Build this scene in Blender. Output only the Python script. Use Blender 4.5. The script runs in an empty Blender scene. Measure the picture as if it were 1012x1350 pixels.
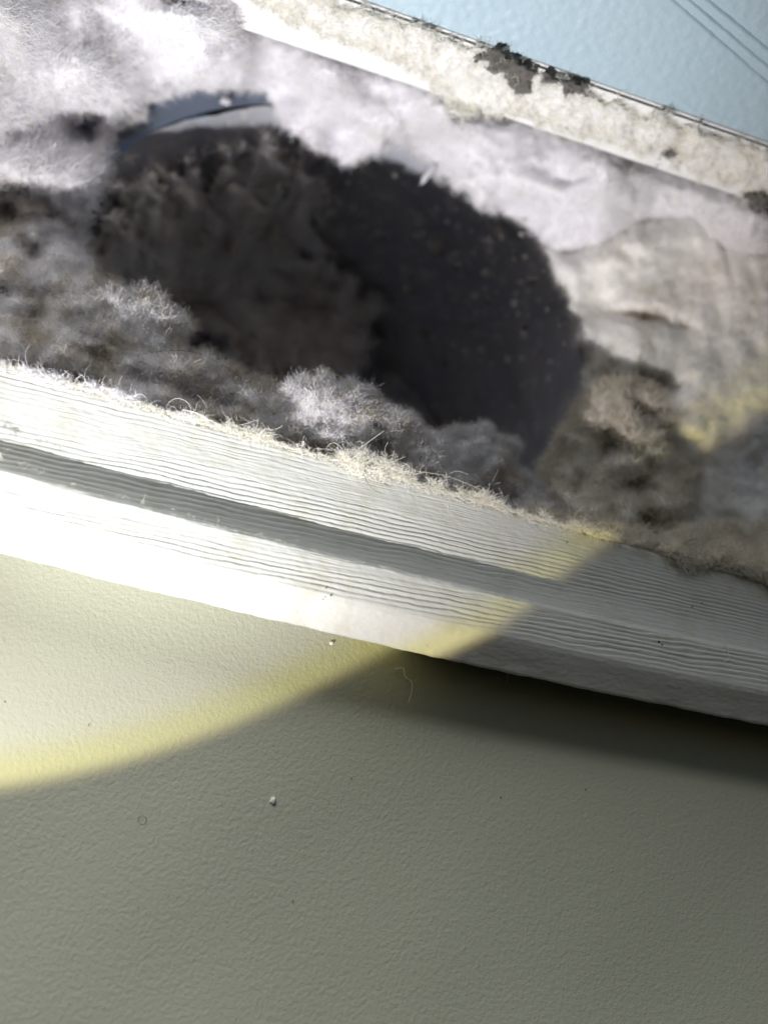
import bpy, math, random
import numpy as np
from mathutils import Matrix, Vector

# ------------------------------------------------------------------ frame of the place
# u runs along the vent's lip, v goes up the wall, n comes out of the wall (all in millimetres).
# World: X = u, Z = v, Y = -n, in metres.
W, H, F = 1012, 1350, 1250.0
def basis(phi, vp=(7367, 2420)):
    u = np.array([vp[0] - W/2, -(vp[1] - H/2), -F]); u /= np.linalg.norm(u)
    z = np.array([0, 0, 1.]); n0 = z - z.dot(u)*u; n0 /= np.linalg.norm(n0); v0 = np.cross(n0, u)
    c, s = math.cos(phi), math.sin(phi)
    return u, c*v0 + s*n0, c*n0 - s*v0
R = np.array(basis(math.radians(-20)))
def rays(px, py):
    px = np.asarray(px, float); py = np.asarray(py, float)
    q = np.stack([(px - W/2)/F, -(py - H/2)/F, -np.ones_like(px)], -1)
    return q @ R.T
CAM = -rays(506, 625)*150.0
def at(px, py, n):
    """the place (u, v, n) seen at a photograph position, on the plane at height n off the wall lip"""
    r = rays(px, py); t = (np.asarray(n, float) - CAM[2])/r[..., 2]
    return CAM + r*t[..., None]
def wd(p):
    p = np.asarray(p, float); return np.stack([p[..., 0], -p[..., 2], p[..., 1]], -1)/1000.0

scene = bpy.context.scene
col = scene.collection

# ------------------------------------------------------------------ camera
cd = bpy.data.cameras.new('camera'); cam = bpy.data.objects.new('camera', cd); col.objects.link(cam)
Mx = np.array([[1, 0, 0], [0, 0, -1], [0, 1, 0]]) @ R
m4 = Matrix.Identity(4)
for i in range(3):
    for j in range(3): m4[i][j] = Mx[i, j]
m4.translation = Vector(wd(CAM))
cam.matrix_world = m4
cd.sensor_fit = 'VERTICAL'; cd.sensor_height = 24; cd.lens = 24*F/H
cd.clip_start = 0.005; cd.clip_end = 2000
cd.dof.use_dof = True; cd.dof.focus_distance = 0.149; cd.dof.aperture_fstop = 7.0
scene.camera = cam

# ------------------------------------------------------------------ daylight
SUN_EL, SUN_AZ = math.radians(43), math.radians(214)      # high, soft, on the wall's outer side
w = bpy.data.worlds.new('World'); scene.world = w; w.use_nodes = True
nt = w.node_tree; bg = nt.nodes['Background']
sky = nt.nodes.new('ShaderNodeTexSky'); sky.sky_type = 'NISHITA'; sky.sun_disc = False
sky.sun_elevation = SUN_EL; sky.sun_rotation = SUN_AZ; sky.dust_density = 2.0
nt.links.new(sky.outputs[0], bg.inputs[0]); bg.inputs[1].default_value = 0.055
sl = bpy.data.lights.new('sun', 'SUN'); so = bpy.data.objects.new('sun', sl); col.objects.link(so)
sl.energy = 5.0; sl.angle = math.radians(33); sl.color = (1.0, 1.0, 0.98)
sdir = Vector((math.sin(SUN_AZ)*math.cos(SUN_EL), math.cos(SUN_AZ)*math.cos(SUN_EL), math.sin(SUN_EL)))
so.rotation_euler = sdir.to_track_quat('Z', 'Y').to_euler()

# ------------------------------------------------------------------ the torch: one hand lamp whose lens splits the rim of its beam into colours, plus an added fill spot
TP = np.array([-69.3, -138.8, 69.3]); TD = np.array([0.0435, 0.9869, -0.1552]); TA = 1.2804
LINT_AIM = at(520, 60, -10) - TP                                # aim of the added 'centre' spot, off the beam's axis, brightening the far lint
for cname, colr, dang, blend, power in (('body', (0.90, 0.88, 0.45), 0.014, 0.05, 0.72), ('fringe', (1, 0.30, 0.0), 0.024, 0.05, 0.10),
                                        ('cool', (0.10, 0.16, 1.0), -0.022, 0.11, 0.36), ('centre', (0.93, 0.96, 1.0), -0.55, 1.0, 1.15)):
    ld = bpy.data.lights.new('torch_' + cname, 'SPOT'); lo = bpy.data.objects.new('torch_' + cname, ld); col.objects.link(lo)
    ld.energy = power*3.15; ld.color = colr; ld.spot_size = TA + dang; ld.spot_blend = blend
    ld.shadow_soft_size = 0.0010
    aim = LINT_AIM if cname == 'centre' else TD
    lo.location = Vector(wd(TP)); lo.rotation_euler = Vector(wd(-aim)).to_track_quat('Z', 'Y').to_euler()

scene.view_settings.view_transform = 'Standard'; scene.view_settings.look = 'None'
scene.view_settings.exposure = -0.9; scene.view_settings.gamma = 1.0
scene.cycles.use_denoising = True
scene.cycles.max_bounces = 8; scene.cycles.diffuse_bounces = 6

# ------------------------------------------------------------------ noise
rng = np.random.default_rng(7)
_perm = rng.permutation(256); _perm = np.concatenate([_perm, _perm, _perm])
_g = rng.normal(size=(256, 3)); _g /= np.linalg.norm(_g, axis=1)[:, None]
def perlin(x, y, z=0.0):
    x, y, z = np.broadcast_arrays(np.asarray(x, float), np.asarray(y, float), np.asarray(z, float))
    xi, yi, zi = np.floor(x).astype(int), np.floor(y).astype(int), np.floor(z).astype(int)
    xf, yf, zf = x - xi, y - yi, z - zi; xi &= 255; yi &= 255; zi &= 255
    f = lambda t: t*t*t*(t*(t*6 - 15) + 10)
    a, b, c = f(xf), f(yf), f(zf)
    out = 0
    for i in (0, 1):
        for j in (0, 1):
            for k in (0, 1):
                g = _g[_perm[_perm[_perm[xi + i] + yi + j] + zi + k] & 255]
                d = g[..., 0]*(xf - i) + g[..., 1]*(yf - j) + g[..., 2]*(zf - k)
                out = out + d*(a if i else 1 - a)*(b if j else 1 - b)*(c if k else 1 - c)
    return out*1.5
def fbm(x, y, z=0.0, o=4, gain=0.5):
    s, a, f = 0, 1.0, 1.0
    for i in range(o):
        s = s + a*perlin(np.asarray(x)*f + 17.3*i, np.asarray(y)*f + 5.1*i, z); a *= gain; f *= 2.03
    return s
def billow(x, y, z=0.0, o=4, gain=0.5):
    s, a, f = 0, 1.0, 1.0
    for i in range(o):
        s = s + a*(np.abs(perlin(np.asarray(x)*f + 7.7*i, np.asarray(y)*f + 3.3*i, z))*2 - 0.5); a *= gain; f *= 2.1
    return s
sm = lambda a, b, x: (lambda t: t*t*(3 - 2*t))(np.clip((x - a)/(b - a), 0, 1))

# ------------------------------------------------------------------ object helpers
def tag(o, label=None, cat=None, group=None, kind=None):
    if label: o['label'] = label
    if cat: o['category'] = cat
    if group: o['group'] = group
    if kind: o['kind'] = kind
    return o
def empty(name, loc=(0, 0, 0)):
    o = bpy.data.objects.new(name, None); col.objects.link(o); o.location = Vector(loc); o.empty_display_size = 0.01; return o
def link(name, data, mat=None, parent=None):
    o = bpy.data.objects.new(name, data); col.objects.link(o)
    if mat is not None: data.materials.append(mat)
    if parent is not None:
        o.parent = parent; o.matrix_parent_inverse = Matrix.Translation(-parent.location)
    return o
def mesh(name, verts, faces, mat, parent=None, smooth=True):
    """verts in (u, v, n) millimetres"""
    verts = np.asarray(verts, float); faces = np.asarray(faces, np.int32)
    me = bpy.data.meshes.new(name)
    me.vertices.add(len(verts)); me.vertices.foreach_set('co', wd(verts).astype(np.float32).ravel())
    k = faces.shape[1]
    me.loops.add(faces.size); me.loops.foreach_set('vertex_index', faces.ravel())
    me.polygons.add(len(faces)); me.polygons.foreach_set('loop_start', np.arange(0, faces.size, k, dtype=np.int32))
    me.polygons.foreach_set('loop_total', np.full(len(faces), k, np.int32))
    me.polygons.foreach_set('use_smooth', np.full(len(faces), smooth, bool))
    me.update(calc_edges=True); me.validate()
    return link(name, me, mat, parent)
def gridfaces(nu, nv, flip=False):
    i = np.arange(nu - 1)[:, None]*nv + np.arange(nv - 1)[None, :]
    f = np.stack([i, i + nv, i + nv + 1, i + 1], -1).reshape(-1, 4)
    return f[:, ::-1] if flip else f
def mesh_poly(name, verts, faces, mat, parent=None, smooth=False):
    me = bpy.data.meshes.new(name); me.from_pydata([tuple(x) for x in wd(np.array(verts, float))], [], faces); me.update()
    for p in me.polygons: p.use_smooth = smooth
    return link(name, me, mat, parent)
def box(name, u0, u1, v0, v1, n0, n1, mat, parent=None):
    V = [(a, b, c) for a in (u0, u1) for b in (v0, v1) for c in (n0, n1)]
    return mesh_poly(name, V, [(0, 1, 3, 2), (4, 6, 7, 5), (0, 4, 5, 1), (2, 3, 7, 6), (0, 2, 6, 4), (1, 5, 7, 3)], mat, parent)

def strands(name, P, rad, mat, parent=None, taper=0.5):
    """P: (count, points, 3) in (u, v, n) millimetres -> hair curves"""
    N, K, _ = P.shape
    hc = bpy.data.hair_curves.new(name); hc.add_curves([K]*N)
    hc.attributes['position'].data.foreach_set('vector', wd(P).astype(np.float32).ravel())
    r = np.broadcast_to(np.asarray(rad, float).reshape(-1, 1), (N, 1))*np.linspace(1, taper, K)[None, :]/1000.0
    at_ = hc.attributes.get('radius') or hc.attributes.new('radius', 'FLOAT', 'POINT')
    at_.data.foreach_set('value', r.astype(np.float32).ravel())
    return link(name, hc, mat, parent)
def fuzz(base, nrm, length, curl=0.5, k=6, lift=0.6, rs=None, comb=None):
    """strand paths that leave a surface, lean over and curl"""
    rs = rs or rng; N = len(base)
    d = rs.normal(size=(N, 3))
    d -= (d*nrm).sum(1)[:, None]*nrm; d /= np.linalg.norm(d, axis=1)[:, None] + 1e-9
    if comb is not None: d = d + np.asarray(comb); d /= np.linalg.norm(d, axis=1)[:, None]
    l = length*rs.uniform(0.35, 1.3, N)
    L = np.clip(rs.normal(lift, 0.35, N), 0.02, 1.5)
    dirn = d + nrm*L[:, None]; dirn /= np.linalg.norm(dirn, axis=1)[:, None]
    ax = rs.normal(size=(N, 3)); ax /= np.linalg.norm(ax, axis=1)[:, None]
    P = [base - dirn*(0.15*l)[:, None]]; step = (l/(k - 1))[:, None]
    ang = rs.normal(0, 1, N)*curl
    for i in range(k - 1):
        P.append(P[-1] + dirn*step)
        c, s = np.cos(ang)[:, None], np.sin(ang)[:, None]
        dirn = dirn*c + np.cross(ax, dirn)*s + ax*(ax*dirn).sum(1)[:, None]*(1 - c)
        dirn += rs.normal(0, 0.12, (N, 3)); dirn /= np.linalg.norm(dirn, axis=1)[:, None]
    return np.stack(P, 1)

# ------------------------------------------------------------------ materials
def newmat(name, rough=0.6, spec=0.3):
    m = bpy.data.materials.new(name); m.use_nodes = True; t = m.node_tree
    b = t.nodes['Principled BSDF']; b.inputs['Roughness'].default_value = rough; b.inputs['Specular IOR Level'].default_value = spec
    return m, t, b
def N(t, typ, **kw):
    n = t.nodes.new(typ)
    for k, v in kw.items():
        if k in n.inputs: n.inputs[k].default_value = v
        else: setattr(n, k, v)
    return n
def noise(t, scale, detail=4, rough=0.55, dist=0.0, vec=None):
    n = N(t, 'ShaderNodeTexNoise', Scale=scale, Detail=detail, Roughness=rough, Distortion=dist)
    if vec is None:
        g = t.nodes.get('GEO') or t.nodes.new('ShaderNodeNewGeometry'); g.name = 'GEO'; vec = g.outputs['Position']
    t.links.new(vec, n.inputs['Vector']); return n.outputs['Fac']
def ramp(t, fac, stops):
    r = t.nodes.new('ShaderNodeValToRGB'); e = r.color_ramp.elements
    while len(e) < len(stops): e.new(0.5)
    for el, (p, c) in zip(e, stops): el.position = p; el.color = (*c, 1) if len(c) == 3 else c
    t.links.new(fac, r.inputs[0]); return r.outputs[0]
def mix(t, fac, a, b):
    m = t.nodes.new('ShaderNodeMix'); m.data_type = 'RGBA'
    for s, x in ((m.inputs[0], fac), (m.inputs[6], a), (m.inputs[7], b)):
        if isinstance(x, (float, int)): s.default_value = x
        elif isinstance(x, tuple): s.default_value = (*x, 1)
        else: t.links.new(x, s)
    return m.outputs[2]
def bump(t, b, hs, dist=0.0002, strength=1.0):
    prev = None
    for h, d in hs:
        n = t.nodes.new('ShaderNodeBump'); n.inputs['Distance'].default_value = d; n.inputs['Strength'].default_value = strength
        t.links.new(h, n.inputs['Height'])
        if prev is not None: t.links.new(prev, n.inputs['Normal'])
        prev = n.outputs[0]
    t.links.new(prev, b.inputs['Normal'])

def m_wall():
    m, t, b = newmat('wall_paint', 0.75, 0.25)
    c = mix(t, ramp(t, noise(t, 9, 3), [(0.35, (0, 0, 0)), (0.7, (1, 1, 1))]), (0.375, 0.39, 0.30), (0.41, 0.425, 0.345))
    spk = ramp(t, noise(t, 900, 2), [(0.20, (1, 1, 1)), (0.235, (0, 0, 0))])
    c = mix(t, spk, c, (0.10, 0.10, 0.07))
    t.links.new(c, b.inputs['Base Color'])
    bump(t, b, [(noise(t, 2600, 3), 0.00006), (noise(t, 1500, 3, 0.6), 0.00016)]); return m
def m_white(name, grime=0.3, colr=(0.54, 0.55, 0.52)):
    m, t, b = newmat(name, 0.55, 0.35)
    g = ramp(t, noise(t, 160, 6, 0.65), [(0.5, (0, 0, 0)), (0.8, (1, 1, 1))])
    g2 = ramp(t, noise(t, 1300, 3), [(0.66, (0, 0, 0)), (0.74, (1, 1, 1))])
    c = mix(t, g, colr, tuple(x*(1 - grime*k) for x, k in zip(colr, (0.5, 0.6, 0.9))))
    mm = t.nodes.new('ShaderNodeMath'); mm.operation = 'MULTIPLY'; t.links.new(g, mm.inputs[0]); t.links.new(g2, mm.inputs[1])
    c = mix(t, mm.outputs[0], c, (0.20, 0.17, 0.11))
    t.links.new(c, b.inputs['Base Color'])
    bump(t, b, [(noise(t, 3500, 3), 0.00004), (noise(t, 700, 4), 0.00006)]); return m
def m_flap():
    m, t, b = newmat('flap_paint', 0.5, 0.4)
    c = mix(t, noise(t, 30, 3), (0.36, 0.475, 0.545), (0.41, 0.525, 0.595))
    t.links.new(c, b.inputs['Base Color']); bump(t, b, [(noise(t, 900, 3), 0.00010)]); return m
def m_lint(name, a=(0.60, 0.58, 0.60), dk=(0.26, 0.215, 0.14), amount=0.5, scale=55, sheen=0.25, bumpd=0.0003):
    m, t, b = newmat(name, 1.0, 0.0)
    lo = 0.62 - 0.2*amount
    f = ramp(t, noise(t, scale, 6, 0.68, 0.1), [(lo, (0, 0, 0)), (lo + 0.2, (1, 1, 1))])
    c = mix(t, f, a, dk)
    c = mix(t, ramp(t, noise(t, 24, 2), [(0.4, (0, 0, 0)), (0.7, (0.5, 0.5, 0.5))]), c, tuple(x*y for x, y in zip(a, (0.96, 0.96, 1.02))))
    t.links.new(c, b.inputs['Base Color'])
    b.inputs['Subsurface Weight'].default_value = 0.6; b.inputs['Subsurface Radius'].default_value = (1, 1, 1); b.inputs['Subsurface Scale'].default_value = 0.0025
    b.inputs['Sheen Weight'].default_value = sheen; b.inputs['Sheen Roughness'].default_value = 0.6
    bump(t, b, [(noise(t, 3000, 4, 0.7, 1.5), bumpd*0.35), (noise(t, 700, 5, 0.65, 1.0), bumpd)]); return m
def m_strand(name, colr, rough=0.8, var=0.3, stain=None, scale=80, amount=0.8):
    m, t, b = newmat(name, rough, 0.15)
    hi = t.nodes.new('ShaderNodeHairInfo')
    c = mix(t, hi.outputs['Random'], colr, tuple(x*(1 - var) for x in colr))
    if stain:
        lo = 0.62 - 0.2*amount
        c = mix(t, ramp(t, noise(t, scale, 6, 0.68, 0.1), [(lo, (0, 0, 0)), (lo + 0.2, (1, 1, 1))]), c, stain)
    t.links.new(c, b.inputs['Base Color']); return m
def m_duct():
    m, t, b = newmat('duct_metal', 0.5, 0.4)
    f = ramp(t, noise(t, 60, 5, 0.65), [(0.48, (0, 0, 0)), (0.75, (1, 1, 1))])
    f2 = ramp(t, noise(t, 220, 4, 0.6), [(0.54, (0, 0, 0)), (0.78, (1, 1, 1))])
    c = mix(t, f, (0.40, 0.41, 0.46), (0.50, 0.48, 0.47)); c = mix(t, f2, c, (0.75, 0.71, 0.65))
    t.links.new(c, b.inputs['Base Color']); bump(t, b, [(noise(t, 400, 4), 0.0003)]); return m
def m_plain(name, c, rough=0.8, spec=0.2):
    m, t, b = newmat(name, rough, spec); b.inputs['Base Color'].default_value = (*c, 1); return m
M_wall, M_rim, M_flange, M_flap = m_wall(), m_white('white_paint', 0.35), m_white('white_flange', 0.15, (0.80, 0.80, 0.80)), m_flap()
M_lint = m_lint('lint_grey', (0.80, 0.78, 0.80), amount=0.55)
M_lintw = m_lint('lint_pale', (0.90, 0.89, 0.92), (0.72, 0.68, 0.60), amount=0.25, scale=45)
M_lintb = m_lint('lint_brown', (0.92, 0.90, 0.86), (0.62, 0.50, 0.32), amount=0.55, scale=60)
M_lintr = m_lint('lint_ochre', (0.92, 0.84, 0.70), (0.70, 0.50, 0.26), amount=0.9, scale=140)
M_bank = m_lint('lint_bank', (0.86, 0.84, 0.85), (0.34, 0.27, 0.17), amount=0.8, scale=80)
M_right = m_lint('lint_cream', (0.92, 0.90, 0.88), (0.72, 0.66, 0.56), amount=0.4, scale=70)
M_clog = m_lint('lint_clog', (0.93, 0.90, 0.86), (0.62, 0.55, 0.46), amount=0.7, scale=60)
M_up = m_lint('lint_smooth', (0.82, 0.80, 0.83), (0.68, 0.64, 0.60), amount=0.3, scale=60)
M_dark = m_lint('lint_dark', (0.11, 0.10, 0.09), (0.05, 0.045, 0.035), amount=0.8, scale=140)
M_duct = m_duct()
M_sg, M_sw, M_sb = m_strand('fibre_grey', (0.84, 0.82, 0.83)), m_strand('fibre_pale', (0.92, 0.91, 0.93), var=0.2), m_strand('fibre_tan', (0.93, 0.87, 0.76), var=0.35)
M_sr = m_strand('fibre_right', (0.93, 0.91, 0.86), var=0.15, stain=(0.74, 0.68, 0.58), scale=70, amount=0.4)
M_sclog = m_strand('fibre_clog', (0.93, 0.90, 0.86), stain=(0.62, 0.55, 0.46), scale=60, amount=0.7)
M_sk = m_strand('fibre_bank', (0.88, 0.86, 0.87), stain=(0.38, 0.30, 0.19), scale=80, amount=0.8)
M_cream = m_strand('fibre_cream', (0.90, 0.88, 0.80), var=0.12)
M_hair = m_strand('fibre_dark', (0.12, 0.10, 0.07), 0.5)

# ------------------------------------------------------------------ wall
NW = -12.0
def axis(pts):   # [(a, b, step), ...]
    out = []
    for a, b, s in pts: out.append(np.arange(a, b, s))
    return np.concatenate(out + [np.array([pts[-1][1]])])
us = axis([(-600, -100, 25), (-100, -66, 2), (-66, 84, 0.27), (84, 130, 2), (130, 600, 25)])
vs = axis([(-700, -120, 25), (-120, -84, 2), (-84, -21, 0.27)])
U, V = np.meshgrid(us, vs, indexing='ij')
peel = fbm(U/0.72, V/0.58, 0.3, 2, 0.5)*0.022 + fbm(U/2.4, V/1.6, 3.1, 2)*0.010 + fbm(U/40, V/40, 9.0, 2)*0.5
wall = mesh('wall', np.stack([U, V, NW + peel], -1).reshape(-1, 3), gridfaces(*U.shape), M_wall); wall['kind'] = 'structure'
for (a, b_, c, d) in ((-600, -112, -21, 700), (136, 600, -21, 700), (-112, 136, 135, 700)):
    q = box('wall', a, b_, c, d, -40, NW, M_wall); q['kind'] = 'structure'

# ------------------------------------------------------------------ the vent
vent = tag(empty('dryer_vent', wd(np.array([0, -24, NW]))), 'white ribbed wall vent with a round dark duct choked by grey lint', 'vent')
U0, U1 = -112.0, 136.0
def profile_sheet(name, pts, step, ribs, mat, ustep=0.34, taper=0.0, bow=0.0):
    """sweep a (v, n) outline along u; ribs(u, s, v) gives the relief along the outline's normal"""
    pts = np.array(pts, float); seg = np.linalg.norm(np.diff(pts, axis=0), axis=1); S = np.concatenate([[0], np.cumsum(seg)])
    s = np.linspace(0, S[-1], int(S[-1]/step)); vv = np.interp(s, S, pts[:, 0]); nn = np.interp(s, S, pts[:, 1])
    tv, tn = np.gradient(vv), np.gradient(nn); L = np.hypot(tv, tn); nv_, nn_ = -tn/L, tv/L
    us = axis([(U0, -66, 1.5), (-66, 84, ustep), (84, U1, 1.5)])
    Uu, Ss = np.meshgrid(us, s, indexing='ij'); Vv = np.broadcast_to(vv, Uu.shape); Nn = np.broadcast_to(nn, Uu.shape)
    h = ribs(Uu, Ss, Vv, Nn)
    if bow: Vv = Vv + bow*Uu*Uu
    if taper: Vv = Vv - taper*Uu*sm(-15, 0, Vv)
    P = np.stack([Uu, Vv + h*nv_, Nn + h*nn_], -1)
    return mesh(name, P.reshape(-1, 3), gridfaces(*Uu.shape), mat, vent)
def arc(c, r, a0, a1, k=6): return [(c[0] + r*math.cos(math.radians(a)), c[1] + r*math.sin(math.radians(a))) for a in np.linspace(a0, a1, k)]
def ribfun(pitch, amp):
    def f(Uu, Vv, seed):
        vw = Vv - 0.040*Uu + 0.34*fbm(Uu/12, Vv/4, seed, 3) + 0.06*fbm(Uu/1.8, Vv/0.9, seed + 3, 2)
        p = pitch*(1 + 0.0*Vv); t = vw/p; k = np.floor(t); fr = t - k
        a = 0.55 + 0.45*np.sin(k*12.9898 + seed) + 0.5*fbm(Uu/9, k*3.7, seed, 2)
        prof = np.where(fr < 0.72, np.sin(np.pi*0.5*fr/0.72), np.cos(np.pi*0.5*(fr - 0.72)/0.28))
        fine = np.sin(vw*2*np.pi/0.43 + 2.5*fbm(Uu/7, Vv/2, seed + 8, 2))*np.clip(fbm(Uu/10, Vv/2.5, seed + 5, 2) + 0.4, 0, 1)
        return amp*np.clip(a, 0.1, 1.5)*(prof - 0.5) + 0.03*fine
    return f
rf = ribfun(0.76, 0.20)
# nearer, raised ledge: underside, rounded nose, ribbed face, step back
ptsA = [(-23.1, NW - 3), (-23.4, NW - 0.5), (-26.3, -1.6), (-26.55, -1.0), (-26.4, -0.4), (-22.6, 2.6), (-21.9, 2.95), (-21.2, 3.0), (-16.2, 3.0), (-15.55, 2.7), (-15.4, -2.0)]
def ribsA(Uu, Ss, Vv, Nn):
    onface = sm(1.0, 2.8, Nn)*sm(-22.6, -20.0, Vv)*(1 - sm(-16.1, -15.6, Vv))
    edge = (fbm(Uu/5, 0.5, 5.0, 4)*0.22 + 0.12*fbm(Uu/1.2, Vv, 2.0, 2))*sm(-17.0, -15.6, Vv)
    return onface*rf(Uu, Vv, 1.0) + 0.10*fbm(Uu/22, Ss/5, 2.0, 3) + edge*0.6 + 0.30*fbm(Uu/5, 0.3, 33.0, 4)*sm(0.8, -1.2, Nn)*0.6 + 0.035*fbm(Uu/0.9, Ss/0.7, 4, 2)
profile_sheet('front_ledge', ptsA, 0.11, ribsA, M_rim, bow=0.00024)
# recessed ledge behind the step, up to the edge of the opening, and over it
ptsB = [(-16.0, -0.2), (-15.0, 0.0), (-0.9, 0.0)] + arc((-0.9, -0.9), 0.9, 90, 0, 5) + [(0.0, -4.0)]
def ribsB(Uu, Ss, Vv, Nn):
    on = (1 - sm(-2.2, -0.2, Vv))*sm(-3, -0.3, Nn)
    return on*rf(Uu, Vv, 7.0)*0.85 + 0.08*fbm(Uu/18, Ss/4, 12.0, 3) + 0.04*fbm(Uu/0.9, Ss/0.7, 14, 2)
profile_sheet('rear_ledge', ptsB, 0.11, ribsB, M_rim, taper=0.024)
box('sill_board', U0, U1, -15.2, -3.5, -14, -1.5, M_rim, vent)
box('sill_board', U0, U1, -20.5, -15.6, -16, -3.0, M_rim, vent)
# cavity walls behind
for (a_, b_, c_, d_) in ((U0 + 3, -69, -0.5, 134), (47, U1 - 3, -0.5, 134), (-69, 47, 98, 134)):
    box('back_panel', a_, b_, c_, d_, -52, -49, M_duct, vent)
box('side_panel', U0, U0 + 3, -0.3, 134, -50, 6, M_flange, vent)
box('side_panel', U1 - 3, U1, -0.3, 134, -50, 6, M_flange, vent)

# duct
DC, DR = np.array([-11.0, 39.5]), 58.0
th = np.linspace(0, 2*np.pi, 161); nn = np.concatenate([np.linspace(-36, -130, 60)])
T, Nn = np.meshgrid(th, nn, indexing='ij')
rr = DR + 1.5*fbm(np.cos(T)*3, np.sin(T)*3, Nn/18, 3)
P = np.stack([DC[0] + rr*np.cos(T), DC[1] + rr*np.sin(T), Nn], -1)
mesh('duct', P.reshape(-1, 3), gridfaces(*T.shape), M_duct, vent)
rads = np.linspace(0.0, DR + 3, 50); T, Rr = np.meshgrid(th, rads, indexing='ij')
P = np.stack([DC[0] + Rr*np.cos(T), DC[1] + Rr*np.sin(T), -128 + 5*fbm(Rr*np.cos(T)/22, Rr*np.sin(T)/22, 1, 4)], -1)
mesh('duct_blockage', P.reshape(-1, 3), gridfaces(*T.shape), M_duct, vent)
# flange round the mouth of the duct
rads = np.linspace(DR + 0.4, DR + 12, 12); T, Rr = np.meshgrid(th, rads, indexing='ij')
P = np.stack([DC[0] + Rr*np.cos(T), DC[1] + Rr*np.sin(T), -36 - 0.25*(Rr - DR)], -1)
M_collar = m_plain('galvanised', (0.20, 0.24, 0.31), 0.8, 0.1)
mesh('duct_collar', P.reshape(-1, 3), gridfaces(*T.shape), M_collar, vent)

# upper flange (faces down) and the pale blue flap above it
VF = 77.0
us = np.arange(U0, U1 + .1, 1.0); ns = np.concatenate([np.linspace(-50, -3, 10), np.linspace(-2.6, -1.2, 10), np.linspace(-1, 12.2, 40)])
Uu, Nn = np.meshgrid(us, ns, indexing='ij')
Vv = VF + 22*(1 - sm(-2.6, -1.2, Nn)) + 0.12*fbm(Uu/3, Nn/3, 1.0, 3)
mesh('upper_flange', np.stack([Uu, Vv, Nn], -1).reshape(-1, 3), gridfaces(*Uu.shape), M_flange, vent)
box('flange_lip', U0, U1, VF + 0.9, VF + 2.4, 4, 12.4, M_flange, vent)

# flap: leans outwards above the flange, with three pressed grooves
FT = math.radians(70)
def flap_pt(a, b, h):   # a along u, b up the flap, h off its face
    return np.stack([a, VF + 0.6 + b*math.cos(FT) - h*math.sin(FT)*1.0, 13.0 + b*math.sin(FT) + h*math.cos(FT)], -1)
def flap_hit(px, py):
    r = rays(px, py); nrm = np.array([0, -math.sin(FT), math.cos(FT)]); p0 = np.array([0, VF + 0.6, 13.0])
    t = ((p0 - CAM)@nrm)/(r@nrm); q = CAM + r*t; return q[0], (q - p0)@np.array([0, math.cos(FT), math.sin(FT)])
FU0 = -100.0; av = axis([(FU0, -30, 3), (-30, 92, 0.4)]); bv = axis([(0, 26, 0.2), (26, 205, 2)])  # out-of-view length and lean are shaped to shade the ledge and wall below
A, B = np.meshgrid(av, bv, indexing='ij'); h = 0.10*fbm(A/1.6, B/1.6, 8.0, 3) + 0.3*fbm(A/30, B/30, 2.0, 2)
for (x0, y0, x1, y1) in ((886, -5, 1012, 104), (908, -5, 1012, 83), (932, -5, 1012, 60)):
    p, q = np.array(flap_hit(x0, y0)), np.array(flap_hit(x1, y1)); d = (q - p)/np.linalg.norm(q - p)
    dist = (A - p[0])*(-d[1]) + (B - p[1])*d[0]
    h = h - 0.7*np.exp(-(dist/0.40)**2)
flap = mesh('flap', flap_pt(A, B, h).reshape(-1, 3), gridfaces(*A.shape), M_flap, vent)
flap['label'] = 'pale blue flap with three slanting grooves'
q = [flap_pt(np.array(a), np.array(b), np.array(hh)) for a in (FU0, 92.0) for b in (0.0, 205.0) for hh in (-0.45, -2.2)]
mesh_poly('flap_backing', q, [(0, 1, 3, 2), (4, 6, 7, 5), (0, 4, 5, 1), (2, 3, 7, 6), (0, 2, 6, 4), (1, 5, 7, 3)], M_flap, vent)

# ------------------------------------------------------------------ lint masses
def inside(poly, x, y):
    r = np.zeros(x.shape, bool); n = len(poly); j = n - 1
    for i in range(n):
        xi, yi = poly[i]; xj, yj = poly[j]
        c = ((yi > y) != (yj > y)) & (x < (xj - xi)*(y - yi)/(yj - yi + 1e-12) + xi); r ^= c; j = i
    return r
def sdist(poly, x, y):
    d = np.full(x.shape, 1e9); n = len(poly)
    for i in range(n):
        a = np.array(poly[i], float); b = np.array(poly[(i + 1) % n], float); e = b - a
        t = np.clip(((x - a[0])*e[0] + (y - a[1])*e[1])/(e@e + 1e-9), 0, 1)
        d = np.minimum(d, np.hypot(x - a[0] - t*e[0], y - a[1] - t*e[1]))
    return np.where(inside(poly, x, y), d, -d)
def rbf(ctrl, x, y, p=2.6):
    s = 0; wsum = 0
    for cx, cy, n in ctrl:
        wgt = 1/(((x - cx)**2 + (y - cy)**2)/900.0 + 0.3)**(p/2); s = s + wgt*n; wsum = wsum + wgt
    return s/wsum
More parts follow.
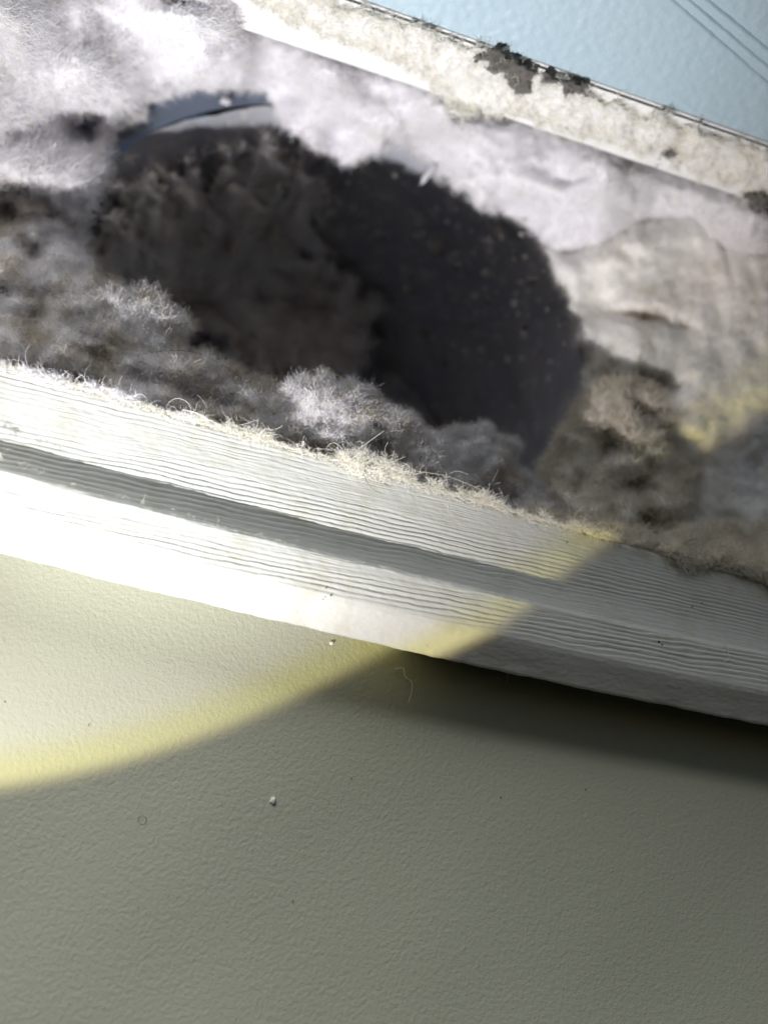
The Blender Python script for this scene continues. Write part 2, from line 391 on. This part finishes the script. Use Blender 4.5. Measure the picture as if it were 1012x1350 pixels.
def lint(name, label, poly, ctrl, mat, smat, depth=9, round_px=40, amp=(2.2, 0.9, 0.3), wave=(70, 24, 8), step=4.0, ragged=6,
         hairs=9000, hl=2.6, hr=0.028, seed=0.0, nfun=None, group=None, pits=(), curl=0.45, comb=None, lift=0.6, kind_cat='lint', extra=None):
    """one soft mass: its outline and relief are laid out where it lies on the vent, then closed at the back"""
    poly = [tuple(p) for p in poly]; xs = [p[0] for p in poly]; ys = [p[1] for p in poly]
    gx = np.arange(min(xs) - 12, max(xs) + 12, step); gy = np.arange(min(ys) - 12, max(ys) + 12, step)
    X, Y = np.meshgrid(gx, gy, indexing='ij')
    D = sdist(poly, X, Y) + ragged*fbm(X/26, Y/26, seed, 4, 0.6)*1.4
    Nb = rbf(ctrl, X, Y) if nfun is None else nfun(X, Y)
    Dc = np.clip(D/round_px, 0, 1); up = np.sqrt(np.clip(1 - (1 - Dc)**2, 0, 1))
    rel = sum(a*(billow if i == 0 else fbm)(X/wv, Y/wv, seed + i, 3) for i, (a, wv) in enumerate(zip(amp, wave)))
    for (cx, cy, rx, ry, ang, dep) in pits:
        ca, sa = math.cos(math.radians(ang)), math.sin(math.radians(ang))
        ex = (X - cx) + 10*fbm(X/30, Y/30, seed + 9, 2); ey = (Y - cy) + 10*fbm(X/30, Y/30, seed + 19, 2)
        q = ((ex*ca + ey*sa)/rx)**2 + ((-ex*sa + ey*ca)/ry)**2
        rel = rel - dep*np.exp(-q*1.2)
    if extra is not None: rel = rel + extra(X, Y)
    Nf = Nb - depth*(1 - up) + rel*np.clip(Dc*1.6, 0.15, 1)
    front = at(X, Y, Nf); back = at(X, Y, np.minimum(Nb - depth*(1 + 0.25*up), Nf - 0.05))
    keep = D > 0; idx = -np.ones(X.shape, int); idx[keep] = np.arange(keep.sum()); nk = int(keep.sum())
    nu, nv = X.shape
    c = np.stack([idx[:-1, :-1], idx[1:, :-1], idx[1:, 1:], idx[:-1, 1:]], -1).reshape(-1, 4); ok = (c >= 0).all(1); c = c[ok]
    Ff = c[:, ::-1]; Fb = c + nk
    e = np.concatenate([c[:, [0, 1]], c[:, [1, 2]], c[:, [2, 3]], c[:, [3, 0]]]); key = np.sort(e, 1); k2 = key[:, 0].astype(np.int64)*nk + key[:, 1]
    _, inv, cnt = np.unique(k2, return_inverse=True, return_counts=True); be = e[cnt[inv] == 1]
    Fs = np.stack([be[:, 0], be[:, 1], be[:, 1] + nk, be[:, 0] + nk], 1)
    Vt = np.concatenate([front[keep], back[keep]])
    g1 = np.stack(np.gradient(front, axis=0), -1)[..., 0] if False else np.gradient(front, axis=0); g2 = np.gradient(front, axis=1)
    nr = np.cross(g2, g1); nr /= np.linalg.norm(nr, axis=-1)[..., None] + 1e-12
    vdir = CAM - front; flip = (nr*vdir).sum(-1) < 0; nr[flip] *= -1
    o = mesh(name, Vt, np.concatenate([Ff, Fb, Fs]), mat)
    tag(o, label, kind_cat, group)
    if hairs:
        vis = keep & (X > -40) & (X < W + 40) & (Y > -60) & (Y < H)
        ii = np.flatnonzero(vis.ravel()); wt = 1 + 2.5*(D.ravel()[ii] < 14)
        pick = rng.choice(ii, hairs, p=wt/wt.sum())
        bs = front.reshape(-1, 3)[pick] + rng.normal(0, 0.25, (hairs, 3)); nm = nr.reshape(-1, 3)[pick]
        out = np.zeros(X.shape + (3,)); gD = np.gradient(D)
        rim = (D.ravel()[pick] < 12)
        ru = -(gD[0].ravel()[pick])[:, None]*R[:, 0] + (gD[1].ravel()[pick])[:, None]*R[:, 1]
        ru /= np.linalg.norm(ru, axis=1)[:, None] + 1e-9
        nm = np.where(rim[:, None], nm*0.4 + ru, nm); nm /= np.linalg.norm(nm, axis=1)[:, None] + 1e-9
        h_ = strands('fibres', fuzz(bs, nm, hl, curl, 6, lift, comb=comb), hr*rng.uniform(0.6, 1.3, hairs), smat, o)
        h_['kind'] = 'stuff'
    return o

def flange_n(x, y, off=1.2):
    q = rays(x, y); return np.clip(CAM[2] + q[..., 2]*(VF - CAM[1])/q[..., 1], -1.5, 12.6) + off
def duct_n(x, y, off=7.0):
    q = rays(x, y); du, dv = q[..., 0], q[..., 1]; cu, cv = CAM[0] - DC[0], CAM[1] - DC[1]; r0 = DR - 3
    a = du*du + dv*dv; b = cu*du + cv*dv; c = cu*cu + cv*cv - r0*r0
    t = (-b + np.sqrt(np.maximum(b*b - a*c, 0)))/a
    return np.clip(CAM[2] + q[..., 2]*t, -115, -37) + off

# upper mass: hangs under the flange, down to the top of the duct
lint('lint_mass', 'broad grey lint mat hanging from the white flange above the duct mouth',
     [(240, 60), (318, 22), (440, 62), (530, 92), (575, 112), (600, 150), (700, 165), (860, 215), (990, 258), (1170, 320), (1170, 460), (900, 440), (760, 400), (706, 318), (668, 290), (640, 285), (602, 250), (556, 208), (515, 196),
      (490, 210), (470, 222), (440, 212), (408, 192), (378, 175), (360, 150), (340, 128), (300, 120), (246, 124), (205, 140), (180, 110)],
     [(300, 60, -16), (440, 80, -6), (590, 130, -3), (800, 210, -2), (1000, 270, 0), (250, 110, -33), (360, 140, -34), (450, 200, -36), (560, 210, -35), (680, 290, -34), (700, 230, -20), (500, 140, -20), (850, 330, -25), (900, 420, -30), (760, 390, -38), (1050, 420, -22), (200, 120, -33)],
     M_up, M_sg, depth=8, round_px=26, hairs=16000, hl=2.4, seed=1.3, amp=(1.1, 0.6, 0.25),
     pits=[(757, 236, 22, 9, 5, 6), (455, 180, 14, 26, 80, 3), (380, 120, 30, 10, 30, 2)])
lint('lint_mass', 'thick pale woolly lint filling the upper left corner beside the duct',
     [(-160, -110), (420, -110), (330, 20), (300, 60), (255, 105), (200, 128), (150, 155), (138, 185), (132, 235), (122, 270), (110, 300), (114, 330), (90, 330), (62, 285), (30, 262), (-20, 250), (-160, 260)],
     [(0, 0, 8), (250, 0, 10), (300, 50, 2), (100, 90, -8), (200, 120, -24), (130, 170, -27), (60, 210, -20), (120, 260, -24), (0, 230, -20), (100, 320, -27), (-100, 100, -4)],
     M_lintw, M_sw, depth=9, round_px=34, hairs=22000, hl=3.4, seed=4.7, amp=(1.6, 0.7, 0.3), comb=(0.9, 0.35, 0.1), curl=0.3, lift=0.35,
     pits=[(104, 172, 54, 34, 25, 14), (20, 180, 24, 18, 0, 5), (225, 0, 40, 10, 10, 6), (240, 5, 30, 8, 0, 6)])
lint('lint_mass', 'wide cream lit lint drift right of the duct mouth',
     [(690, 300), (760, 330), (900, 260), (1170, 290), (1170, 720), (900, 720), (830, 640), (800, 560), (768, 520), (768, 480), (752, 440), (742, 400), (720, 355), (704, 325)],
     [(700, 310, -31), (770, 400, -27), (780, 480, -25), (850, 300, -20), (850, 450, -15), (940, 560, -12), (1010, 560, -8), (1010, 350, -10), (1010, 690, -6), (850, 640, -22), (930, 700, -12), (1100, 400, -8)],
     M_right, M_sr, depth=10, round_px=30, hairs=16000, hl=2.2, seed=9.1, amp=(1.3, 0.5, 0.2), wave=(90, 30, 9),
     pits=[(850, 418, 60, 12, 12, 5), (820, 330, 40, 8, 20, 2), (860, 505, 34, 14, 8, 7), (820, 510, 26, 18, 40, 7), (955, 320, 5, 60, -10, 2)])
lint('lint_clump', 'knotted brownish lint clump slumped at the lower right of the duct mouth',
     [(712, 640), (714, 620), (736, 580), (757, 540), (790, 505), (830, 495), (880, 515), (925, 560), (938, 610), (918, 660), (880, 712), (800, 712), (740, 680), (690, 655)],
     [(730, 610, -13), (780, 550, -13), (850, 520, -14), (920, 590, -15), (870, 690, -7), (760, 670, -6), (820, 600, -11)],
     M_lintb, M_sb, depth=9, round_px=26, hairs=26000, hl=3.0, seed=12.9, amp=(2.2, 1.2, 0.2), wave=(60, 30, 12),
     pits=[(800, 590, 16, 22, 0, 7), (840, 640, 18, 14, 0, 8), (895, 588, 26, 12, 20, 9), (850, 690, 16, 12, 0, 8), (860, 540, 20, 8, 0, 5), (760, 640, 12, 10, 0, 5)])
lint('lint_bank', 'shaded grey brown lint bank slumped behind the left half of the ribbed lip',
     [(-160, 235), (0, 240), (35, 252), (58, 280), (88, 312), (110, 328), (118, 352), (140, 375), (170, 380), (205, 388), (236, 410), (246, 435), (243, 458), (262, 474), (300, 484), (332, 497), (356, 505), (382, 512), (392, 540), (420, 600), (340, 590), (200, 550), (0, 505), (-160, 470)],
     [(0, 250, -22), (60, 290, -20), (110, 335, -17), (0, 470, -2), (0, 380, -11), (120, 410, -9), (220, 405, -9), (245, 450, -9), (200, 530, -3), (350, 505, -6), (380, 580, -3), (100, 500, -4), (300, 490, -7)],
     M_bank, M_sk, depth=9, round_px=34, hairs=60000, hl=2.9, hr=0.022, ragged=10, seed=21.0, amp=(2.0, 1.1, 0.4), wave=(64, 24, 8),
     pits=[(8, 285, 26, 16, 10, 12), (40, 330, 24, 24, 30, 9), (50, 410, 24, 44, 20, 8), (120, 470, 30, 12, 25, 7), (190, 500, 60, 14, 15, 6), (90, 500, 60, 16, 14, 8), (290, 530, 60, 12, 15, 5)])
lint('lint_clump', 'fluffy grey lint tuft at the middle of the ribbed lip, with bright frizzy top',
     [(378, 512), (392, 504), (408, 498), (440, 502), (466, 512), (490, 520), (512, 536), (540, 556), (566, 566), (582, 588), (586, 640), (520, 640), (420, 610), (376, 590), (372, 540)],
     [(400, 510, -3), (450, 508, -2.5), (500, 530, -3), (560, 570, -4), (580, 630, -2.5), (400, 590, -2.5), (470, 570, -3)],
     M_bank, M_sk, depth=7, round_px=24, hairs=52000, hl=2.2, hr=0.015, ragged=10, seed=31.0, amp=(1.5, 1.1, 0.5), wave=(46, 20, 8), pits=[(420, 590, 40, 12, 10, 3), (505, 600, 40, 12, 20, 3)])
lint('lint_clump', 'rounded grey lint puff between the middle tuft and the duct gap',
     [(562, 580), (585, 570), (612, 564), (645, 568), (668, 582), (682, 602), (686, 622), (705, 634), (730, 650), (760, 690), (700, 690), (600, 656), (556, 630)],
     [(570, 590, -7), (620, 570, -8), (675, 590, -9), (700, 640, -9), (740, 680, -3), (600, 650, -3), (640, 620, -7)],
     M_bank, M_sk, depth=7, round_px=26, hairs=40000, hl=2.0, hr=0.015, ragged=9, seed=37.0, amp=(1.3, 0.9, 0.4), wave=(46, 20, 8), pits=[(660, 655, 30, 10, 20, 3)])
lint('lint_roll', 'long ochre and grey lint roll lying along the right end of the ribbed lip',
     [(690, 668), (760, 682), (820, 696), (862, 712), (900, 702), (945, 690), (990, 696), (1030, 690), (1170, 716), (1170, 840), (1012, 770), (960, 757), (900, 745), (850, 731), (800, 714), (740, 700), (700, 688)],
     [(700, 680, -2), (860, 715, 0), (950, 700, -3), (1010, 700, -3), (1010, 760, 2.6), (900, 738, 2.2), (1100, 780, 2.6), (950, 725, 1.4)],
     M_lintr, M_sb, depth=5, round_px=22, hairs=20000, hl=2.3, hr=0.024, seed=44.0, amp=(0.8, 0.8, 0.4), wave=(50, 18, 7), step=3.5, ragged=8)
# inside the duct
lint('lint_clog', 'dim brown lint clog deep inside the left of the duct',
     [(150, 250), (200, 220), (280, 215), (330, 185), (400, 200), (440, 250), (430, 330), (500, 380), (510, 430), (470, 520), (340, 500), (250, 440), (150, 380), (110, 330)],
     [(150, 300, -42), (300, 250, -48), (400, 230, -46), (400, 350, -62), (480, 420, -70), (300, 400, -62), (200, 350, -48)],
     M_clog, M_sclog, depth=10, round_px=70, hairs=9000, hl=3, hr=0.05, ragged=24, seed=51.0, amp=(4.5, 2.5, 0.8), wave=(60, 26, 10), step=5, nfun=duct_n)
lint('lint_clump', 'small pale grey lint tuft caught on the upper left edge of the duct mouth',
     [(148, 162), (168, 148), (196, 144), (194, 158), (170, 168), (150, 176)], [(150, 160, -33), (190, 150, -34)], M_lint, M_sg, depth=3, round_px=8,
     hairs=700, hl=1.6, seed=55, amp=(0.4, 0.3, 0.1), wave=(20, 10, 6), step=2.5, ragged=2)

# flakes and crumbs in the duct and on its edge
def blob(name, label, px, py, n, r, mat, group=None, cat='lint', sq=(1, 0.7, 0.6), ang=0, hairs=0, smat=None, seed=0.0, seg=10):
    c = at(px, py, n); ph = np.linspace(0, np.pi, seg + 1); t2 = np.linspace(0, 2*np.pi, 2*seg + 1)[:-1]
    A_, B_ = np.meshgrid(t2, ph, indexing='ij'); d = np.stack([np.cos(A_)*np.sin(B_), np.sin(A_)*np.sin(B_), np.cos(B_)], -1)
    rr_ = 1 + 0.5*fbm(d[..., 0]*1.5 + seed, d[..., 1]*1.5, d[..., 2]*1.5 + seed, 3)
    q = d*rr_[..., None]*np.array(sq)*r; ca, sa = math.cos(math.radians(ang)), math.sin(math.radians(ang))
    q = np.stack([q[..., 0]*ca - q[..., 1]*sa, q[..., 0]*sa + q[..., 1]*ca, q[..., 2]], -1)
    Vt = (q + c).reshape(-1, 3); nu, nv = A_.shape
    i = np.arange(nu)[:, None]*nv + np.arange(nv - 1)[None]; j = ((np.arange(nu) + 1) % nu)[:, None]*nv + np.arange(nv - 1)[None]
    Fc = np.stack([i, j, j + 1, i + 1], -1).reshape(-1, 4)
    o = mesh(name, Vt, Fc[:, ::-1], mat); tag(o, label, cat, group)
    if hairs:
        pk = rng.integers(0, len(Vt), hairs); nm = d.reshape(-1, 3)[pk]
        k = strands('fibres', fuzz(Vt[pk], nm, r*0.9, 0.6), 0.02, smat or M_cream, o); k['kind'] = 'stuff'
    return o
M_crust = m_lint('lint_crust', (0.90, 0.88, 0.85), (0.56, 0.50, 0.40), amount=0.45, scale=150, bumpd=0.0005)
M_flake = m_plain('flake_white', (0.7, 0.7, 0.72)); M_flakeg = m_plain('flake_grey', (0.30, 0.28, 0.25))
blob('lint_flake', 'pale slanting fleck on the right upper edge inside the duct', 654, 302, -40, 2.4, M_flakeg, sq=(1.5, .5, .3), ang=-45)
blob('lint_flake', 'thin white sliver sticking down from the blue grey collar edge', 566, 228, -36, 2.4, M_flake, sq=(0.28, 1.4, .3), ang=-22)
blob('lint_flake', 'small pale spot on the blue grey collar at the top of the duct', 298, 134, -36.5, 1.3, M_flake, sq=(1, .8, .3))
blob('lint_flake', 'larger tan crumb on the far duct wall, right of centre', 577, 326, float(duct_n(577, 326, 3.5)), 2.2, M_flakeg, sq=(1, 1, .5), seed=3)
CR = ['grey crumb on the duct wall just right of the brown clog', 'larger of two close grey crumbs above the duct centre', 'grey crumb just below right of the tan crumb', 'wide grey crumb in the right half of the duct', 'lone grey crumb nearest the right edge of the duct',
      'grey crumb in the middle of the right half of the duct', 'grey crumb low in the duct above the lint puff', 'lowest grey crumb in the duct', 'grey crumb halfway between the clog and the right crumbs', 'highest right grey crumb under the lit lint edge', 'small grey crumb low at the right of the duct']
for k, (x, y, r) in enumerate([(480, 300, 1.6), (505, 312, 2.0), (600, 352, 1.5), (640, 395, 1.8), (690, 430, 1.4), (620, 430, 1.5), (560, 440, 1.6), (585, 480, 1.5), (545, 385, 1.4), (700, 370, 1.4), (660, 470, 1.3)]):
    blob('lint_crumb', CR[k], x, y, float(duct_n(x, y, 3.5)), r*0.8, M_flakeg, group='crumbs on the dark duct wall', seed=k*1.7)

# fine dust clinging to the far wall of the duct
def dust():
    rs = np.random.default_rng(5); V_, F_ = [], []
    for k in range(420):
        x, y = rs.normal(580, 90), rs.normal(370, 90)
        if not (420 < x < 760 and 230 < y < 600): continue
        c = at(x, y, float(duct_n(x, y, 3.2))); r_ = rs.lognormal(-0.9, 0.5)
        d = np.array([(1, 0, 0), (-1, 0, 0), (0, 1, 0), (0, -1, 0), (0, 0, 1), (0, 0, -1)], float)*r_*rs.uniform(0.5, 1.3, (6, 1)); b0 = len(V_)
        V_ += list(c + d); F_ += [(b0 + a, b0 + b, b0 + c2) for a in (0, 1) for b, c2 in ((2, 4), (4, 3), (3, 5), (5, 2))]
    o = mesh('duct_dust', V_, F_, M_dust); o['kind'] = 'stuff'
M_dust = m_plain('dust_grey', (0.8, 0.77, 0.72)); dust()

# upper strip: lint crust on the flange and near-black lumps beside the flap
lint('lint_crust', 'cream fibrous lint crust stuck under the flange along the blue flap',
     [(300, -60), (460, 6), (640, 66), (800, 128), (1012, 202), (1170, 262), (1170, 320), (1012, 262), (930, 236), (870, 205), (850, 200), (760, 180), (700, 160), (640, 150), (590, 150), (570, 110), (520, 86), (440, 54), (390, 30), (330, 8)],
     [(300, -40, 11), (640, 70, 11), (1012, 205, 10), (440, 50, 3), (600, 140, 2), (800, 185, 3), (1012, 260, 2)],
     M_crust, M_cream, nfun=flange_n, depth=2.0, round_px=10, hairs=16000, hl=2.0, seed=61, amp=(0.7, 0.7, 0.35), wave=(60, 18, 7), step=3, ragged=9, comb=(0.9, 0.1, -0.1), lift=0.3, curl=0.35)
def dark(label, poly, n, seed):
    xs = [p[0] for p in poly]; ys = [p[1] for p in poly]
    lint('dark_patch', label, poly, [(min(xs), min(ys), n + 1), (max(xs), max(ys), n - 1)], M_dark, M_hair, nfun=lambda x, y: flange_n(x, y, 2.2), depth=2.0, round_px=9, hairs=250, hl=0.5, seed=seed,
         amp=(0.3, 0.3, 0.15), wave=(20, 10, 5), step=2.0, ragged=8, kind_cat='soot')
dark('larger dark patch under the blue flap edge, left of the other', [(622, 66), (650, 68), (694, 84), (708, 108), (700, 122), (680, 120), (660, 102), (636, 88), (618, 76)], 12.5, 71)
dark('narrow dark patch tapering along the blue flap edge', [(712, 100), (740, 100), (772, 114), (782, 128), (770, 134), (752, 124), (728, 114), (714, 110)], 12.5, 73)
dark('grey brown smudge where the crust has torn away on the right', [(862, 194), (892, 198), (884, 210), (872, 216)], 6, 75)
dark('dark lint lump at the right end of the crust', [(976, 250), (1020, 256), (1060, 275), (1060, 290), (1005, 268), (978, 262)], 4, 77)
dark('small brown spot at the top left of the pale lint', [(222, -8), (268, -8), (262, 8), (240, 14), (222, 4)], 2, 79)

# ------------------------------------------------------------------ frizz along the edge of the lip: each tuft a thing of its own
def tuft(label, x0, y0, x1, y1, cnt, ln, height, mat, n0=0.0, rad=0.027, seed=1, curl=0.8):
    rs = np.random.default_rng(seed)
    t = rs.uniform(0, 1, cnt*5); span = math.hypot(x1 - x0, y1 - y0)
    den = np.clip(0.38 + 1.1*fbm(t*span/22, seed*5.7, 0.5, 3), 0.02, 1.0)**2; t = t[rs.uniform(0, 1, len(t)) < den][:cnt]; cnt = len(t)
    thick = 1.0 + 4.0*np.clip(perlin(t*span/30, seed*2.3) + 0.2, 0, 1)
    x = x0 + (x1 - x0)*t; y = y0 + (y1 - y0)*t + rs.normal(0, 1, cnt)*thick + 2
    c = at(x, y, n0 + 0*x); hump = np.sin(np.pi*t)**0.7
    c[:, 1] += (rs.uniform(-0.8, 0.7, cnt)*height)*hump*(0.4 + 0.9*np.abs(perlin(t*9, seed*3.1)*2)); c[:, 2] += rs.uniform(0, 0.8, cnt)*height*0.5*hump
    nm = np.tile(np.array([0, 0.75, 0.66]), (cnt, 1)) + rs.normal(0, 0.35, (cnt, 3)); nm /= np.linalg.norm(nm, axis=1)[:, None]
    o = strands('lint_tuft', fuzz(c, nm, ln*rs.lognormal(0, 0.45, cnt), curl*rs.uniform(0.3, 1.3, cnt), 10, -0.1, rs), rad*rs.uniform(0.5, 1.2, cnt), mat)
    tag(o, label, 'lint'); return o
tuft('bright white frizz along the lip at the far left', -60, 468, 130, 512, 3600, 1.6, 0.6, M_sw, seed=1)
tuft('white frizz on the lip edge below the shaded bank', 120, 508, 260, 552, 1500, 1.4, 0.4, M_sw, seed=2)
tuft('sparse frizz where the dark bank meets the lip edge', 250, 546, 350, 574, 600, 1.6, 0.6, M_cream, seed=3, curl=1.0)
tuft('cream tangled tuft standing on the lip below the middle tuft', 340, 572, 430, 594, 2200, 2.4, 1.6, M_cream, seed=4, curl=0.9)
tuft('pointed cream tuft rising highest from the lip edge', 450, 602, 520, 618, 3000, 2.0, 2.6, M_cream, seed=5, curl=0.7)
tuft('yellowish crumbly frizz right of the pointed tuft', 515, 618, 690, 672, 2600, 1.6, 0.5, M_cream, seed=6)
tuft('yellow frizz where the torch beam ends on the lip', 685, 668, 815, 710, 2000, 1.4, 0.4, M_cream, seed=7)
tuft('frayed white fibres on the step of the lip at far left', -50, 580, 60, 622, 50, 1.6, 0.8, M_cream, 2.6, seed=8)
tuft('thin line of white fibres along the step edge', 50, 622, 420, 724, 30, 1.2, 0.2, M_cream, 2.8, 0.02, seed=9)
tuft('ragged fibres at the left start of the shaded groove', -40, 560, 60, 590, 30, 0.8, 0.4, M_cream, 0.2, seed=10)

def felt():
    rs = np.random.default_rng(77); cnt = 9000; u_ = rs.uniform(-60, 34, cnt)
    wdt = 0.55 + 0.5*perlin(u_/4, 2.0) + 0.4*perlin(u_/1.3, 7.0)
    c = np.stack([u_, -0.024*u_ - np.abs(rs.normal(0, 1, cnt))*np.clip(wdt, 0.1, 2) + 0.25, rs.uniform(-0.3, 0.35, cnt)], -1)
    nm = np.tile(np.array([0, 0.35, 0.93]), (cnt, 1)); P_ = fuzz(c, nm, 0.9*rs.lognormal(0, 0.3, cnt), 0.7, 7, 0.0, rs)
    o = strands('lint_felt', P_, 0.022*rs.uniform(0.6, 1.2, cnt), M_cream); o['kind'] = 'stuff'
felt()

# ------------------------------------------------------------------ loose single hairs
def hair(label, pts, n, rad, mat, name='loose_hair', sub=8):
    pts = np.array(pts, float); t = np.arange(len(pts)); tt = np.linspace(0, len(pts) - 1, (len(pts) - 1)*sub + 1)
    def cr(a):
        out = []
        for s in tt:
            i = min(int(s), len(a) - 2); f = s - i; p = [a[max(i - 1, 0)], a[i], a[i + 1], a[min(i + 2, len(a) - 1)]]
            out.append(0.5*((2*p[1]) + (-p[0] + p[2])*f + (2*p[0] - 5*p[1] + 4*p[2] - p[3])*f*f + (-p[0] + 3*p[1] - 3*p[2] + p[3])*f**3))
        return np.array(out)
    nv_ = cr(np.array(n if hasattr(n, '__len__') else [n]*len(pts), float)); P = at(cr(pts[:, 0]), cr(pts[:, 1]), nv_)
    o = strands(name, P[None], rad, mat, taper=0.7); tag(o, label, 'hair'); return o
hair('long dark hair looping over the grey lint bank', [(180, 468), (225, 462), (262, 466), (300, 485), (330, 510), (352, 538)], [-8, -8, -9, -8, -7, -5], 0.035, M_hair)
hair('thin dark hair bowing above the left duct edge', [(212, 398), (225, 388), (243, 396)], -14, 0.04, M_hair)
hair('pale hair arching from the lip into the dark opening', [(240, 540), (258, 544), (275, 553), (290, 560)], 1.0, 0.06, M_cream)
hair('dark hair arching over the bright middle tuft', [(428, 491), (446, 495), (460, 510), (472, 535), (484, 560)], -2, 0.045, M_hair)
hair('hooked dark hair hanging on the ribbed lip face', [(480, 616), (482, 632), (492, 645), (506, 652)], 1.0, 0.04, M_hair)
hair('straight pale hair leaning out of the pointed tuft', [(478, 588), (492, 578), (506, 568)], 2.0, 0.05, M_cream)
hair('fine tan hair crossing the lint puff along the lip', [(515, 608), (545, 620), (590, 628), (640, 648)], 0.5, 0.04, M_sb)
hair('tiny dark coil at the lip edge right of centre', [(645, 652), (652, 646), (662, 648), (660, 656), (670, 652), (676, 664), (682, 668)], 1.2, 0.045, M_hair)
hair('pale squiggled fibre stuck to the wall under the lip', [(521, 882), (531, 881), (534, 892), (543, 900), (542, 914), (538, 926)], -11.2, 0.075, M_cream)
hair('pale short fibre hanging below the lip in the shade', [(668, 886), (669, 896), (666, 901)], -11, 0.05, M_cream)
hair('small dark looped fibre on the shaded wall', [(182, 1084), (184, 1076), (191, 1076), (193, 1083), (188, 1087), (184, 1085)], -11.85, 0.028, M_hair)
hair('hooked pale fibre on the right end of the lip', [(952, 842), (958, 856), (960, 868), (954, 872)], 3.4, 0.06, M_cream)
hair('tiny white curl standing at the left lip edge', [(98, 506), (104, 497), (109, 494)], 1.0, 0.05, M_cream)

# specks on the wall and the lip
M_spw = m_plain('speck_white', (0.8, 0.8, 0.78)); M_spd = m_plain('speck_dark', (0.05, 0.045, 0.035))
blob('paint_speck', 'round white speck on the shaded wall below the torch arc', 360, 1055, -11.6, 0.5, M_spw, cat='speck', sq=(0.8, 1, 0.7))
blob('paint_speck', 'small white star shaped speck on the wall just under the lip', 437, 848, -11.8, 0.34, M_spw, cat='speck', sq=(1, 0.8, 0.35), seed=4)
WS = ['black speck right of the round white speck on the wall', 'black speck on the wall below the round white speck', 'black speck near the middle of the torch lit wall', 'black speck at the left edge of the torch lit wall', 'tiny black speck low on the wall, right of centre',
      'faint dark speck low on the left of the wall', 'tiny dark speck in the shaded wall right of centre', 'lowest dark speck on the wall, near the middle', 'soft dark speck just above the round white speck', 'faint speck far right on the shaded wall', 'faint speck under the looped dark fibre']
for k, (x, y, r) in enumerate([(463, 1026, .18), (386, 1188, .2), (117, 956, .18), (7, 925, .22), (603, 1219, .14), (182, 1197, .15), (653, 1117, .14), (538, 1243, .13), (400, 1018, .16), (700, 1180, .12), (240, 1150, .13)]):
    blob('dirt_speck', WS[k], x, y, -11.9, r*0.6, M_spd, cat='speck', group='black specks on the wall', seed=k*2.3, seg=5)
RS = ['darker upper speck of the pair on the shaded lip', 'lower speck of the pair on the shaded lip', 'middle speck of three below the ochre lint roll', 'rightmost speck of three below the ochre lint roll', 'leftmost speck of three below the ochre lint roll', 'single dark speck near the end of the torch light on the ribbed lip',
      'top chip of three in the paint of the lit nearer ledge', 'lower right chip of three in the lit nearer ledge', 'left chip of three in the lit nearer ledge']
for k, (x, y, r) in enumerate([(868, 846, .32), (872, 850, .25), (912, 800, .22), (925, 795, .2), (905, 805, .16), (747, 715, .2), (430, 775, .2), (436, 785, .22), (426, 790, .16)]):
    blob('dirt_speck', RS[k], x, y, (0.1 if y < 810 and x > 500 else 3.05), r*0.7, M_spd, cat='speck', group='dark specks on the ribbed lip', seed=k*1.3, seg=5)
